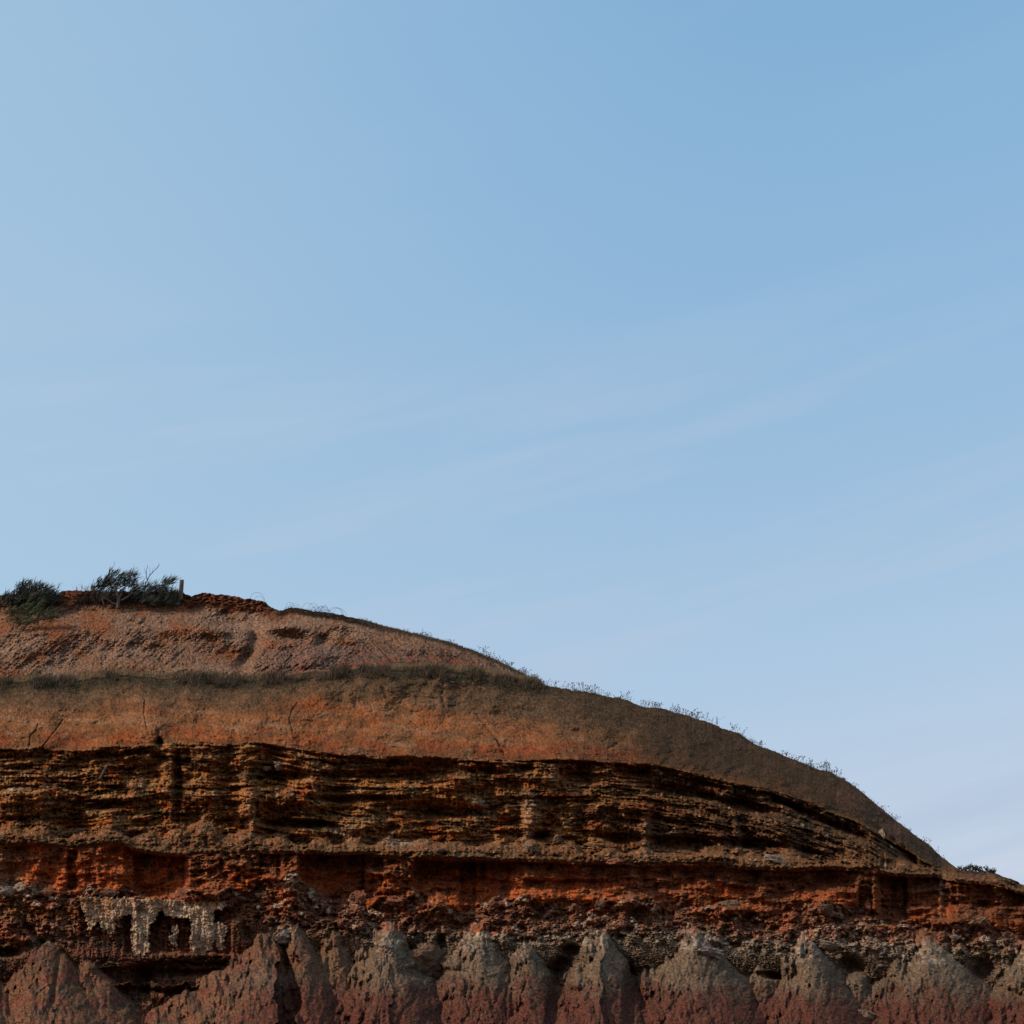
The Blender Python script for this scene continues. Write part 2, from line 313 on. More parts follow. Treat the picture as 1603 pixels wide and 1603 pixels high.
for a in ((672, 1522, 42, 10, 4, 0), (640, 1490, 14, 16, 3, 20), (893, 1487, 15, 9, 4, 0), (880, 1510, 20, 12, 3, -35), (1422, 1560, 1, 1, 2, 0), (1583, 1558, 34, 9, 4, 25), (1540, 1515, 20, 20, 3, 0), (10, 1492, 26, 7, 4, 0), (225, 1535, 14, 20, 3, 0),
          (1333, 1512, 22, 12, 3, 30), (1203, 1527, 22, 6, 4, 5), (1150, 1480, 10, 6, 2, 0), (290, 1515, 90, 12, 4, -3), (690, 1480, 9, 20, 3, 0), (985, 1560, 10, 50, 4, 0), (865, 1575, 9, 50, 4, 5), (460, 1545, 7, 60, 4, -15)):
    Y += 1.2 * blob(*a)
# pale crust curtains, standing proud of the second scarp
def poly_mask(pts, jit=3.5):
    X = P + jit * fbm(P / 6, Q / 6, 3, 110); Z = Q + jit * fbm(P / 6, Q / 6, 3, 114)
    ins = np.zeros(P.shape, bool); n = len(pts)
    bx = (P > min(p[0] for p in pts) - 8) & (P < max(p[0] for p in pts) + 8) & (Q > min(p[1] for p in pts) - 8) & (Q < max(p[1] for p in pts) + 8)
    X = X[bx]; Z = Z[bx]; r = np.zeros(X.shape, bool)
    for i in range(n):
        x0, y0 = pts[i]; x1, y1 = pts[(i + 1) % n]
        if y0 == y1: continue
        c = ((y0 > Z) != (y1 > Z)) & (X < (x1 - x0) * (Z - y0) / (y1 - y0) + x0)
        r ^= c
    ins[bx] = r
    return ins
crust = np.zeros(P.shape, bool)
for pl in ([(126, 1404), (205, 1405), (280, 1409), (357, 1412), (350, 1424), (300, 1427), (250, 1425), (205, 1432), (150, 1430), (128, 1424)],
           [(130, 1404), (200, 1407), (205, 1420), (200, 1425), (197, 1432), (187, 1440), (180, 1443), (182, 1455), (172, 1462), (160, 1456), (155, 1443), (146, 1452), (140, 1460), (135, 1440), (128, 1420)],
           [(203, 1420), (215, 1416), (228, 1422), (240, 1424), (252, 1423), (247, 1433), (240, 1444), (235, 1448), (233, 1470), (236, 1490), (222, 1494), (207, 1490), (204, 1465), (206, 1440)],
           [(252, 1424), (270, 1420), (300, 1418), (333, 1418), (336, 1436), (335, 1445), (347, 1444), (357, 1452), (355, 1462), (350, 1470), (353, 1486), (341, 1488), (338, 1470), (333, 1478), (331, 1490), (305, 1492), (296, 1482), (300, 1455), (298, 1436), (288, 1438), (270, 1436), (258, 1434)],
           [(268, 1450), (280, 1448), (279, 1460), (276, 1470), (279, 1485), (266, 1478), (264, 1470), (270, 1462)]):
    crust |= poly_mask(pl)
crf = crust.astype(float)
Y += .4 * box(196, 362, 1420, 1492, 3) * (Y > 77.5)
lay2 = box(196, 362, 1424, 1492, 4)
Y = np.where(crust, 78.2 + .16 * fbm(P / 6, Q / 18, 4, 118, .6) + .25 * mid + .06 * grit + .3 * noise(P / 22, Q / 60, 119), Y)
# upper slope
ang = (P * .62 + Q * .78); anb = (-P * .78 + Q * .62)
dgn = fbm((P * .62 + Q * .78) / 4.5, (P * .78 - Q * .62) / 24, 3, 440, .6)
upm = .3 + .7 * ss(-.25, .25, fbm(P / 70, Q / 34, 3, 470) + .4 * ss(955, 1000, Q) - .25)
Y += z_up * upm * (.07 * fine + .07 * grit + .16 * dgn * ss(620, 520, P) + .40 * mid - .06 * stone_a - .08 * stone_b * (idb > .85) + .28 * ridged((P * .75 + Q * .66) / 22, (P * .66 - Q * .75) / 90, 3, 121) * -ss(500, 300, P))
for a in ((365, 978, 40, 12, 2, 10), (400, 998, 10, 14, 2, 0), (450, 995, 30, 10, 3, 10), (505, 1005, 14, 12, 2, 0), (385, 1030, 10, 25, 2, 30)): Y += 1.0 * blob(*a)
for a in ((430, 1030, 26, 22, 2, 0), (500, 1030, 26, 22, 2, 15), (340, 985, 50, 10, 2, 0), (440, 985, 24, 10, 2, 0), (60, 1010, 60, 20, 2, -25), (470, 1040, 30, 14, 2, 0)): Y -= .8 * blob(*a)
ribs = ss(520, 590, P) * above(T_ - 3, 2) * below(T_ - 48 + .09 * (P - 600), 6)
Y += ribs * .5 * ridged((P - Q * 1.1) / 13, (P + Q) / 120, 2, 125) * -1
# hairline break under the ridge on the left (scarp) already in nodes; clods
Y += above(SIL + 18, 6) * ss(440, 400, P) * .35 * ridged(P / 12, Q / 6, 3, 128) * -1
# smooth slope
hn1s = fbm(P / 90, Q / 50, 3, 494)
Y += z_sl * (.55 * fbm(P / 70 + Q / 200, Q / 55, 3, 131) + .07 * fine + .12 * fbm((P - .3 * Q) / 14, Q / 7, 3, 134))
Y += z_sl * .16 * ss(.0, .9, ridged(P / 60 + .3 * wx + (Q - 1100) / 200, Q / 200, 2, 490)) * ss(-.2, .3, hn1s)
for pl, wd in (([(60, 1134), (58, 1143), (47, 1152), (48, 1162), (45, 1170)], 1.7), ([(99, 1126), (90, 1142), (80, 1152), (67, 1171)], 1.5), ([(227, 1096), (227, 1115), (231, 1140)], 1.5), ([(466, 1100), (456, 1112), (454, 1126), (460, 1148)], 1.5),
               ([(246, 1145), (250, 1165)], 4), ([(600, 1080), (606, 1092)], 5), ([(690, 1085), (697, 1105)], 5), ([(745, 1120), (765, 1140), (785, 1165)], 4), ([(780, 1160), (790, 1180)], 3), ([(965, 1165), (955, 1172)], 4)):
    Y += .26 * seg([(x_ + rnd.uniform(-2, 2), y_) for x_, y_ in pl], wd * (.6 + .3 * noise(P / 6, Q / 6, 415)))
# cracks on cones
for pl, wd in (([(393, 1505), (386, 1535), (376, 1562)], 2.2), ([(92, 1495), (88, 1530), (80, 1575)], 4), ([(35, 1440), (60, 1470), (110, 1500), (150, 1540)], 6)):
    Y += .6 * seg(pl, wd)
# round off toward the skyline
dsil = np.clip(Q - SIL, 0, None)
rollw = 9 + 16 * ss(850, 1150, P) * (1 - ss(1470, 1500, P))
Y += (1.2 + 4.5 * ss(850, 1200, P) * (1 - ss(1470, 1500, P)) + 1.2 * ss(430, 600, P)) * np.exp(-dsil / rollw) * ss(400, 460, P)
Y = np.where(Q > 1604, Y + .25 * mid, Y)

# ------------------------------------------------------------------ albedo (real colour of beds, plus shade painted on the ridge lip)
def col(*c): return np.array(c, float)
A = np.zeros(P.shape + (3,)); A[:] = col(.20, .10, .06)
def lay(c, m):
    global A
    m = np.clip(m, 0, 1)[..., None]; A = A * (1 - m) + np.asarray(c) * m
hn = fbm(P / 60, Q / 40, 4, 140); hn2 = fbm(P / 22, Q / 14, 4, 144, .6); hn3 = fbm(P / 3.2, Q / 3.0, 3, 148, .7)
# upper slope
lay(col(.205, .130, .088), z_up)
lay(col(.235, .155, .110), z_up * ss(-.1, .5, hn))
lay(col(.22, .095, .050), z_up * ss(.0, .5, -hn + .3 * hn2))
lay(col(.13, .075, .045), z_up * ss(.15, .6, hn2) * .6)
pur = z_up * ss(385, 420, P) * below(T_ - 46 + .05 * (P - 400), 8) * ss(800, 700, P)
lay(col(.165, .115, .092), pur * .85); lay(col(.17, .07, .05), pur * ss(-.1, .3, hn2 + .3 * ss(640, 700, P)) * below(T_ - 22, 8) * .8)
lay(col(.10, .065, .040), z_up * ss(640, 800, P) * above(T_ - 22, 8) * .7)
lay(col(.13, .056, .032), z_up * above(SIL + 20, 3) * ss(440, 420, P))
lay(col(.030, .022, .015), z_up * above(SIL + 10, 3) * ss(425, 440, P) * ss(640, 570, P))  # dark topsoil under the ridge lip, blackened to paint in the lip's shade
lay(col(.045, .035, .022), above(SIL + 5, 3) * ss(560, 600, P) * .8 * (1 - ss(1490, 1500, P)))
# smooth slope
lay(col(.23, .108, .048), z_sl)
lay(col(.26, .15, .085), z_sl * ss(-.05, .4, fbm(P / 90, (Q - .1 * P) / 9, 4, 150)))
lay(col(.23, .072, .032), z_sl * below(D_ - 26 + 14 * hn, 8) * ss(-.25, .2, hn + .12))
lay(col(.31, .10, .034), z_sl * blob(240, 1158, 260, 12, 3) * ss(-.4, .1, hn2) * .7 + z_sl * blob(620, 1130, 220, 26, 3) * ss(-.3, .2, hn) * .6)
lay(col(.27, .085, .032), z_sl * blob(470, 1105, 60, 12) + z_sl * blob(820, 1140, 50, 12) * .5 + z_sl * blob(240, 1110, 40, 9) * .7 )
gl = (Q - T_) - (40 + 22 * hn + 26 * ss(560, 760, P) + 70 * ss(900, 1150, P))
lay(col(.090, .066, .042), z_sl * (1 - ss(-22, 26, gl + 16 * hn2)) * .9)
lay(col(.14, .095, .058), z_sl * (1 - ss(-14, 12, gl)) * ss(0, .4, hn3 + hn2) * .6)
lay(col(.045, .048, .028), z_sl * above(T_ + 13 + 10 * hn2 + 8 * hn, 5) * ss(-.35, .1, hn2 + .1) * .9)
lay(col(.056, .040, .027), z_sl * ss(820, 1100, P) * (.85 - .45 * ss(.0, .35, fbm(P / 60 - Q / 60, Q / 22 + P / 90, 4, 510))))
lay(col(.12, .070, .038), z_sl * ss(.1, .4, fbm(P / 55 + Q / 120, Q / 26, 4, 480)) * .6)
lay(col(.13, .075, .058), z_sl * ss(1020, 1200, P) * ss(.0, .35, fbm(P / 70 - Q / 50, Q / 40 + P / 120, 3, 153)) * .7 + z_sl * ss(1290, 1360, P) * .8)
lay(col(.070, .048, .032), z_sl * ss(850, 1150, P) * ss(-.3, .3, -fbm(P / 60, Q / 30, 3, 156) + .1) * .85)
lay(col(.15, .075, .045), rgh * .7); lay(col(.20, .085, .05), rgh * ss(0, .4, hn2) * .8)
lay(col(.12, .082, .045), z_low * blob(305, 1530, 100, 26, 4, -5) * .9)
# bedded band
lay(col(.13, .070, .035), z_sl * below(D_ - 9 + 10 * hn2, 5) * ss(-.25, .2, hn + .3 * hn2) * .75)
bl = noise(P / 90, Sw / 5, 160)
lay(col(.29, .130, .044), z_oc)
lay(col(.25, .135, .065), z_oc * rough * .6)
lay(col(.31, .17, .070), z_oc * ss(.0, .45, bl))
lay(col(.28, .085, .028), z_oc * ss(.1, .4, fbm(P / 50, Q / 22, 3, 162)))
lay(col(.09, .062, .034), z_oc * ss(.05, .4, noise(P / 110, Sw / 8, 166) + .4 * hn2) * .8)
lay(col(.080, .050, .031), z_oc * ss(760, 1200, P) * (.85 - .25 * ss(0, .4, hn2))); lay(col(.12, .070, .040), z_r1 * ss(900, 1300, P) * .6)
lay(col(.42, .33, .23), z_oc * ss(.52, .62, fbm(P / 10, Q / 12, 3, 170) + .12 * ss(300, 0, P)) * .8)
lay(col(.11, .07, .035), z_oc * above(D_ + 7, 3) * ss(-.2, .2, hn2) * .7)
# apron
lay(col(.19, .095, .045), z_r1)
lay(col(.27, .16, .10), z_r1 * (ida > .82) * (f1a < .45)); lay(col(.11, .075, .045), z_r1 * ss(0, .4, hn2) * .7)
lay(col(.13, .09, .045), above(L_, 2) * below(L_ - 8, 2) * ss(-.1, .2, hn + .2) * .6)
# red wall
lay(col(.225, .066, .025), z_wall)
lay(col(.33, .15, .07), z_wall * ss(.05, .4, fbm(P / 6, Q / 45, 3, 174)) * .75)
lay(col(.17, .065, .030), z_wall * above(L_ + 28 + 12 * hn, 8) * .75)
lay(col(.13, .060, .032), z_wall * ss(-.05, .35, fbm(P / 60, Q / 26, 4, 360)) * .8)
lay(col(.33, .085, .026), z_wall * below(L_ + 30, 8) * ss(0, .3, noise(P / 90, Q / 60, 178) + .1) * .8)
lay(col(.38, .105, .035), z_wall * ss(300, 280, P) * ss(-.3, .2, fbm(P / 40, Q / 25, 3, 500)) * .8)
lay(col(.34, .10, .034), z_wall * ss(640, 670, P) * ss(1000, 900, P) * below(L_ + 22, 8) * .6)
lay(col(.22, .15, .08), z_wall * ss(60, 0, P) * .6)
lay(col(.125, .055, .030), z_wall * ss(900, 1250, P) * ss(-.35, .15, fbm(P / 70, Q / 40, 3, 455)) * .7)
lay(col(.17, .085, .045), z_wall * ss(.1, .4, fbm(P / 25, Q / 12, 4, 458)) * .7)
# lower rubble
lay(col(.19, .095, .055), z_low)
lay(col(.22, .10, .070), z_low * ss(.05, .4, hn)); lay(col(.15, .08, .05), z_low * ss(0, .35, hn2) * .7); lay(col(.27, .085, .04), z_low * ss(.05, .4, -hn + .1 * hn2) * .8)
lay(col(.36, .27, .20), z_low * (idb > .86) * (f1b < .45)); lay(col(.30, .20, .13), z_low * (ida > .85) * (f1a < .4))
# second scarp on the left
lay(col(.24, .12, .045), s2e * ss(1450, 1425, Q) * .8); lay(col(.24, .075, .038), s2e * ss(1440, 1465, Q) * .8)
# cones
zcc = zc * below(M_ - 6 + 14 * hn2, 7); lay(col(.19, .115, .070), zcc * .95)
gray = zcc * ss(520, 600, P)
lay(col(.185, .142, .098), gray * .9); lay(col(.110, .078, .056), gray * ss(0, .4, hn2 + hn) * .7)
lay(col(.185, .100, .062), zcc * ss(520, 440, P) * .8); lay(col(.105, .075, .055), zcc * ss(520, 440, P) * ss(0, .4, fbm(P / 40, Q / 30, 4, 463)) * .8); lay(col(.20, .075, .055), zcc * ss(520, 440, P) * ss(.05, .4, fbm(P / 30, Q / 20, 4, 466)) * .7); lay(col(.18, .14, .10), cmf * blob(420, 1540, 60, 20) * .8)
redl = ss(340, 440, P) * ss(1518, 1572, 14 * fbm(P / 12, Q / 7, 3, 356) + Q + 14 * hn + 8 * hn2 + 14 * ss(1150, 1300, P) * -1 - 40 * ss(300, 200, P))
lay(col(.125, .052, .038), zc * redl * (.92 + .25 * hn2))
lay(col(.22, .10, .065), cmf * above(M_ - 6 + 8 * hn2, 5) * ss(520, 560, P) * ss(-.2, .2, hn) * .6)
# crumbly pale rim on the cone shoulders
rim = z_low * np.exp(-((Q - M_ - 6 - 12 * hn) / 17) ** 2) * ss(540, 600, P)
lay(col(.36, .30, .225), rim * ss(-.15, .25, fbm(P / 13, Q / 10, 3, 180)) * .9)
lay(col(.42, .36, .29), rim * ss(.25, .5, fbm(P / 7, Q / 6, 3, 184)) * .8)
for a in ((448, 1458, 20, 14), (85, 1462, 26, 12), (560, 1440, 6, 5), (1115, 1478, 40, 14), (1320, 1475, 60, 14), (1300, 1455, 60, 8), (1400, 1490, 50, 8), (12, 1235, 22, 8), (20, 1388, 34, 7), (225, 1200, 4, 26), (1010, 1310, 4, 30), (1475, 1388, 6, 16), (390, 1265, 6, 30), (868, 1212, 6, 12), (828, 1278, 10, 34), (540, 1300, 20, 14), (750, 1262, 12, 14), (625, 1318, 24, 8), (560, 1245, 12, 7), (430, 1195, 9, 5)):
    lay(col(.40, .33, .26), blob(*a) * ss(-.15, .25, fbm(P / 8, Q / 7, 3, 188)) * .85)
lay(col(.22, .075, .04), lay2 * ss(-.3, .2, hn2) * .9); lay(col(.46, .36, .26), crf); lay(col(.26, .16, .09), crf * ss(.1, .5, fbm(P / 6, Q / 25, 3, 192)) * .55)
lay(col(.38, .31, .24), crf * ss(.1, .4, hn2) * .7); lay(col(.29, .175, .10), crf * (1 - ss(1412, 1422, Q + 8 * hn2)) * .7 + crf * ss(205, 198, P) * ss(-.3, .2, hn2) * .8)
A *= np.clip(.88 * (1 + .14 * z_low * (1 - 1.9 * zcc) + .2 * z_wall) * (1 + (.40 - .1 * z_sl) * hn3 + .2 * hn2 + (.26 - .08 * z_sl) * rw2), .12, 2)[..., None]
peb = (np.abs(rw) > 2.75) & (z_sl < .5)                     # tiny pale pebbles
A[peb] = A[peb] * .4 + col(.30, .22, .16) * .6
A[..., 2] *= .82; A[..., 1] *= .91
A = np.clip(A, .012, .6)

# ------------------------------------------------------------------ mesh with a back slope behind the skyline
X3, Y3, Z3 = pt(P, Q, Y)
back = np.array([.25, .7, 1.5, 3, 6, 12, 25, 50, 100, 220])
tx, ty, tz = X3[-1], Y3[-1], Z3[-1]
bX = np.array([tx * (1 + 0 * b) for b in back]); bY = np.array([ty + b for b in back])
bZ = np.array([tz - .03 * b - .0006 * b * b + (.15 * fbm(tx / 1.5, ty * 0 + b, 3, 200) if b > .5 else 0) for b in back])
X3 = np.vstack([X3, bX]); Y3 = np.vstack([Y3, bY]); Z3 = np.vstack([Z3, bZ])
A = np.concatenate([A, np.repeat(np.array([[[.07, .06, .035]]]), len(PX), 1).repeat(len(back), 0)], 0)
nr, nc = X3.shape
co = np.stack([X3, Y3, Z3], -1).reshape(-1, 3).astype(np.float32)
i = np.arange(nr * nc).reshape(nr, nc)
fa = np.stack([i[:-1, :-1], i[:-1, 1:], i[1:, 1:], i[1:, :-1]], -1).reshape(-1, 4).astype(np.int32)
def np_mesh(name, co, fa, k, smooth=True):
    me = bpy.data.meshes.new(name)
    me.vertices.add(len(co)); me.vertices.foreach_set('co', np.ascontiguousarray(co, np.float32).ravel())
    me.loops.add(fa.size); me.loops.foreach_set('vertex_index', fa.ravel())
    me.polygons.add(len(fa)); me.polygons.foreach_set('loop_start', np.arange(0, fa.size, k, dtype=np.int32))
    me.polygons.foreach_set('use_smooth', np.full(len(fa), smooth))
    me.update(calc_edges=True)
    return me
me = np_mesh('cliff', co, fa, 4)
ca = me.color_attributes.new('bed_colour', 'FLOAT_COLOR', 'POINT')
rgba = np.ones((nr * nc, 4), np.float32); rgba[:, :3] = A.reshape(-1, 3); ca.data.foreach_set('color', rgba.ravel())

def link(o, parent=None):
    C.collection.objects.link(o)
    if parent: o.parent = parent
    return o
def tag(o, label=None, cat=None, group=None, kind=None):
    if label: o['label'] = label
    if cat: o['category'] = cat
    if group: o['group'] = group
    if kind: o['kind'] = kind
    return o
def mat(name, base, var=None, scale=6, rough=.95, bump=0, bscale=20, island=0):
    m = bpy.data.materials.new(name); m.use_nodes = True
    n = m.node_tree.nodes; l = m.node_tree.links; b = n['Principled BSDF']
    b.inputs['Roughness'].default_value = rough; b.inputs['Specular IOR Level'].default_value = .15
    t = n.new('ShaderNodeTexCoord'); z = n.new('ShaderNodeTexNoise'); z.inputs['Scale'].default_value = scale; z.inputs['Detail'].default_value = 5
    l.new(t.outputs['Object'], z.inputs['Vector'])
    r = n.new('ShaderNodeMapRange'); r.inputs[1].default_value = .35; r.inputs[2].default_value = .65; l.new(z.outputs[0], r.inputs[0])
    x = n.new('ShaderNodeMix'); x.data_type = 'RGBA'; x.inputs[6].default_value = (*base, 1); x.inputs[7].default_value = (*(var or base), 1)
    l.new(r.outputs[0], x.inputs[0]); out = x.outputs[2]
    if island:
        g = n.new('ShaderNodeNewGeometry'); h = n.new('ShaderNodeHueSaturation')
        q = n.new('ShaderNodeMapRange'); q.inputs[3].default_value = 1 - island; q.inputs[4].default_value = 1 + island
        l.new(g.outputs['Random Per Island'], q.inputs[0]); l.new(q.outputs[0], h.inputs['Value']); l.new(out, h.inputs['Color']); out = h.outputs[0]
    l.new(out, b.inputs['Base Color'])
    if bump:
        z2 = n.new('ShaderNodeTexNoise'); z2.inputs['Scale'].default_value = bscale; z2.inputs['Detail'].default_value = 6; l.new(t.outputs['Object'], z2.inputs['Vector'])
        bp = n.new('ShaderNodeBump'); bp.inputs['Strength'].default_value = bump; bp.inputs['Distance'].default_value = .05
        l.new(z2.outputs[0], bp.inputs['Height']); l.new(bp.outputs[0], b.inputs['Normal'])
    return m
# cliff material: bed colour varied by procedural noise, with fine bump
cmx = bpy.data.materials.new('layered_earth'); cmx.use_nodes = True
n = cmx.node_tree.nodes; l = cmx.node_tree.links; b = n['Principled BSDF']
b.inputs['Roughness'].default_value = 1; b.inputs['Specular IOR Level'].default_value = 0
at_ = n.new('ShaderNodeAttribute'); at_.attribute_name = 'bed_colour'
t = n.new('ShaderNodeTexCoord')
z = n.new('ShaderNodeTexNoise'); z.inputs['Scale'].default_value = 9; z.inputs['Detail'].default_value = 7; z.inputs['Roughness'].default_value = .7
l.new(t.outputs['Object'], z.inputs['Vector'])
r_ = n.new('ShaderNodeMapRange'); r_.inputs[1].default_value = .3; r_.inputs[2].default_value = .7; r_.inputs[3].default_value = .62; r_.inputs[4].default_value = 1.38
l.new(z.outputs[0], r_.inputs[0])
mu = n.new('ShaderNodeMix'); mu.data_type = 'RGBA'; mu.blend_type = 'MULTIPLY'; mu.inputs[0].default_value = 1
l.new(at_.outputs['Color'], mu.inputs[6]); l.new(r_.outputs[0], mu.inputs[7]); l.new(mu.outputs[2], b.inputs['Base Color'])
z2 = n.new('ShaderNodeTexNoise'); z2.inputs['Scale'].default_value = 14; z2.inputs['Detail'].default_value = 8; z2.inputs['Roughness'].default_value = .7
l.new(t.outputs['Object'], z2.inputs['Vector'])
bp = n.new('ShaderNodeBump'); bp.inputs['Strength'].default_value = .8; bp.inputs['Distance'].default_value = .10
l.new(z2.outputs[0], bp.inputs['Height']); l.new(bp.outputs[0], b.inputs['Normal'])
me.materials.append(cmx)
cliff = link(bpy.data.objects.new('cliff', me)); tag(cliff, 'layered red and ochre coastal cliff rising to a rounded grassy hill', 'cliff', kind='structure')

# ground at the foot of the cliff
g = np.linspace(-1, 1, 121); gx = np.sign(g) * (np.abs(g) ** 3) * 3500
GXm, GYm = np.meshgrid(gx, gx + 40)
gz = -.05 + .06 * fbm(GXm / 6, GYm / 6, 3, 210)
i2 = np.arange(121 * 121).reshape(121, 121)
f2 = np.stack([i2[:-1, :-1], i2[:-1, 1:], i2[1:, 1:], i2[1:, :-1]], -1).reshape(-1, 4).astype(np.int32)
gm = np_mesh('ground', np.stack([GXm, GYm, gz], -1).reshape(-1, 3), f2, 4)
gm.materials.append(mat('beach_sand', (.26, .17, .11), (.20, .13, .08), 2, bump=.4))
tag(link(bpy.data.objects.new('ground', gm)), 'reddish sand beach at the foot of the cliff', 'ground', kind='structure')

# ------------------------------------------------------------------ lookups on the cliff
def surf(px, py):
    """world point of the cliff seen at photo pixel (px,py)"""
    j = int(np.clip(np.searchsorted(PX, px), 1, len(PX) - 1))
    k = int(np.argmin(np.abs(Q[:, j] - py)))
    return Vector((float(X3[k, j]), float(Y3[k, j]), float(Z3[k, j])))
def nrm(px, py, d=4):
    a = surf(px + d, py) - surf(px - d, py); b2 = surf(px, py - d) - surf(px, py + d)
    v = a.cross(b2)
    return v.normalized() if v.length > 1e-6 else Vector((0, -1, 0))
def at(px, py, Yd): return Vector(pt(px, py, Yd))

class MB:
    def __init__(s): s.v = []; s.f = []
    def blade(s, p, d, ln, wd, bend=0.0, nseg=1):
        side = d.cross(Vector((rnd.uniform(-1, 1), rnd.uniform(-1, 1), rnd.uniform(-.4, .4)))).normalized() * wd * .5
        k = len(s.v)
        if nseg == 1:
            s.v += [p - side, p + side, p + d * ln]; s.f.append((k, k + 1, k + 2))
        else:
            m_ = p + d * ln * .5 + Vector((bend, 0, 0)) * ln * .12
            e = p + d * ln + Vector((bend, 0, -.1 * abs(bend))) * ln * .5
            s.v += [p - side * .6, p + side * .6, m_ + side, m_ - side, e]
            s.f += [(k, k + 1, k + 2, k + 3), (k + 3, k + 2, k + 4)]
    def tube(s, pts, rads, sides=6):
        ks = []
        for q, (p, r) in enumerate(zip(pts, rads)):
            d = (pts[min(q + 1, len(pts) - 1)] - pts[max(q - 1, 0)]).normalized()
            u = d.cross(Vector((.3, 1, .2))).normalized(); v = d.cross(u)
            ks.append(len(s.v))
            for a in range(sides):
                t = 2 * math.pi * a / sides
                s.v.append(p + (u * math.cos(t) + v * math.sin(t)) * r)
        for a, b in zip(ks[:-1], ks[1:]):
            for q in range(sides): s.f.append((a + q, a + (q + 1) % sides, b + (q + 1) % sides, b + q))
        s.f.append(tuple(ks[0] + q for q in range(sides))[::-1]); s.f.append(tuple(ks[-1] + q for q in range(sides)))
    def gem(s, p, r):
        k = len(s.v)
        s.v += [p + Vector(o) * r for o in ((1, 0, 0), (-.9, .2, 0), (0, 1, .1), (0, -1, 0), (.1, 0, 1.2), (0, 0, -1))]
        for a, b, c in ((0, 2, 4), (2, 1, 4), (1, 3, 4), (3, 0, 4), (2, 0, 5), (1, 2, 5), (3, 1, 5), (0, 3, 5)): s.f.append((k + a, k + b, k + c))
    def build(s, name, m, parent=None, smooth=False, origin=None):
        o0 = parent.location if parent and origin is None else (origin or Vector((0, 0, 0)))
        me = bpy.data.meshes.new(name); me.from_pydata([tuple(v - o0) for v in s.v], [], s.f); me.update()
        if smooth: me.polygons.foreach_set('use_smooth', [True] * len(me.polygons))
        me.materials.append(m)
        o = bpy.data.objects.new(name, me)
        if not parent: o.location = o0
        return link(o, parent)
def empty(name, loc, label, cat, group=None):
    o = bpy.data.objects.new(name, None); o.location = loc; o.empty_display_size = .2
    link(o); return tag(o, label, cat, group)

M_dark = mat('dark_sage_foliage', (.030, .042, .034), (.050, .050, .034), 3, .8, island=.55)
M_brown = mat('dry_brown_foliage', (.055, .038, .026), (.040, .036, .026), 3, .9, island=.5)
M_green = mat('olive_green_foliage', (.060, .075, .030), (.040, .055, .028), 3, .8, island=.5)
M_gold = mat('dry_grass', (.20, .15, .08), (.12, .09, .05), 1.5, .95, island=.5)
M_grass = mat('green_brown_grass', (.055, .046, .028), (.095, .066, .042), .6, .95, island=.5)
M_wood = mat('bleached_wood', (.09, .076, .062), (.05, .042, .034), 5, .9, bump=.4)
M_twig = mat('dark_twig', (.035, .026, .020), (.055, .044, .034), 5, .9)
M_post = mat('weathered_timber', (.15, .125, .085), (.10, .083, .056), 9, .9, bump=.6, bscale=30)

WIND = Vector((.62, .12, .78)).normalized()
def sprays(mb, lobes, Yd, n, ln=(.3, .6), wd=.035, lean=WIND, spread=.35, thick=.8, nb=5):
    for (cx, cy, rx, ry) in lobes:
        c = at(cx, cy, Yd); s = 1 / ppm(Yd)
        cnt = int(n * (rx * ry) / 300) + 4
        for _ in range(cnt):
            while True:
                u = Vector((rnd.uniform(-1, 1), rnd.uniform(-1, 1), rnd.uniform(-1, 1)))
                if u.length < 1: break
            p = c + Vector((u.x * rx * s, u.y * rx * s * thick, u.z * ry * s))
            d0 = (lean + Vector((rnd.gauss(0, spread), rnd.gauss(0, spread), rnd.gauss(0, spread))) + u * .25).normalized()
            for _ in range(nb):
                d = (d0 + Vector((rnd.gauss(0, .2), rnd.gauss(0, .2), rnd.gauss(0, .2)))).normalized()
                mb.blade(p + Vector((rnd.gauss(0, .05), rnd.gauss(0, .05), rnd.gauss(0, .05))), d, rnd.uniform(*ln), wd, rnd.uniform(0, .5), 2)
def branchy(mb, p, d, ln, r, depth, spread=.5, bias=None, nseg=4):
    pts = [p]; rads = [r]; q = p.copy(); dd = d.copy()
    for k in range(nseg):
        dd = (dd + Vector((rnd.gauss(0, .16), rnd.gauss(0, .16), rnd.gauss(0, .12))) + (bias or Vector()) * .1).normalized()
        q = q + dd * ln / nseg; pts.append(q.copy()); rads.append(r * (1 - .55 * (k + 1) / nseg))
    mb.tube(pts, rads, 5)
    if depth > 0:
        for k in range(2 + (depth > 1)):
            a = pts[rnd.randint(nseg // 2, nseg)]
            nd = (dd + Vector((rnd.gauss(0, spread), rnd.gauss(0, spread), rnd.gauss(0, spread * .6)))).normalized()
            branchy(mb, a, nd, ln * rnd.uniform(.5, .75), r * .5, depth - 1, spread, bias, nseg)

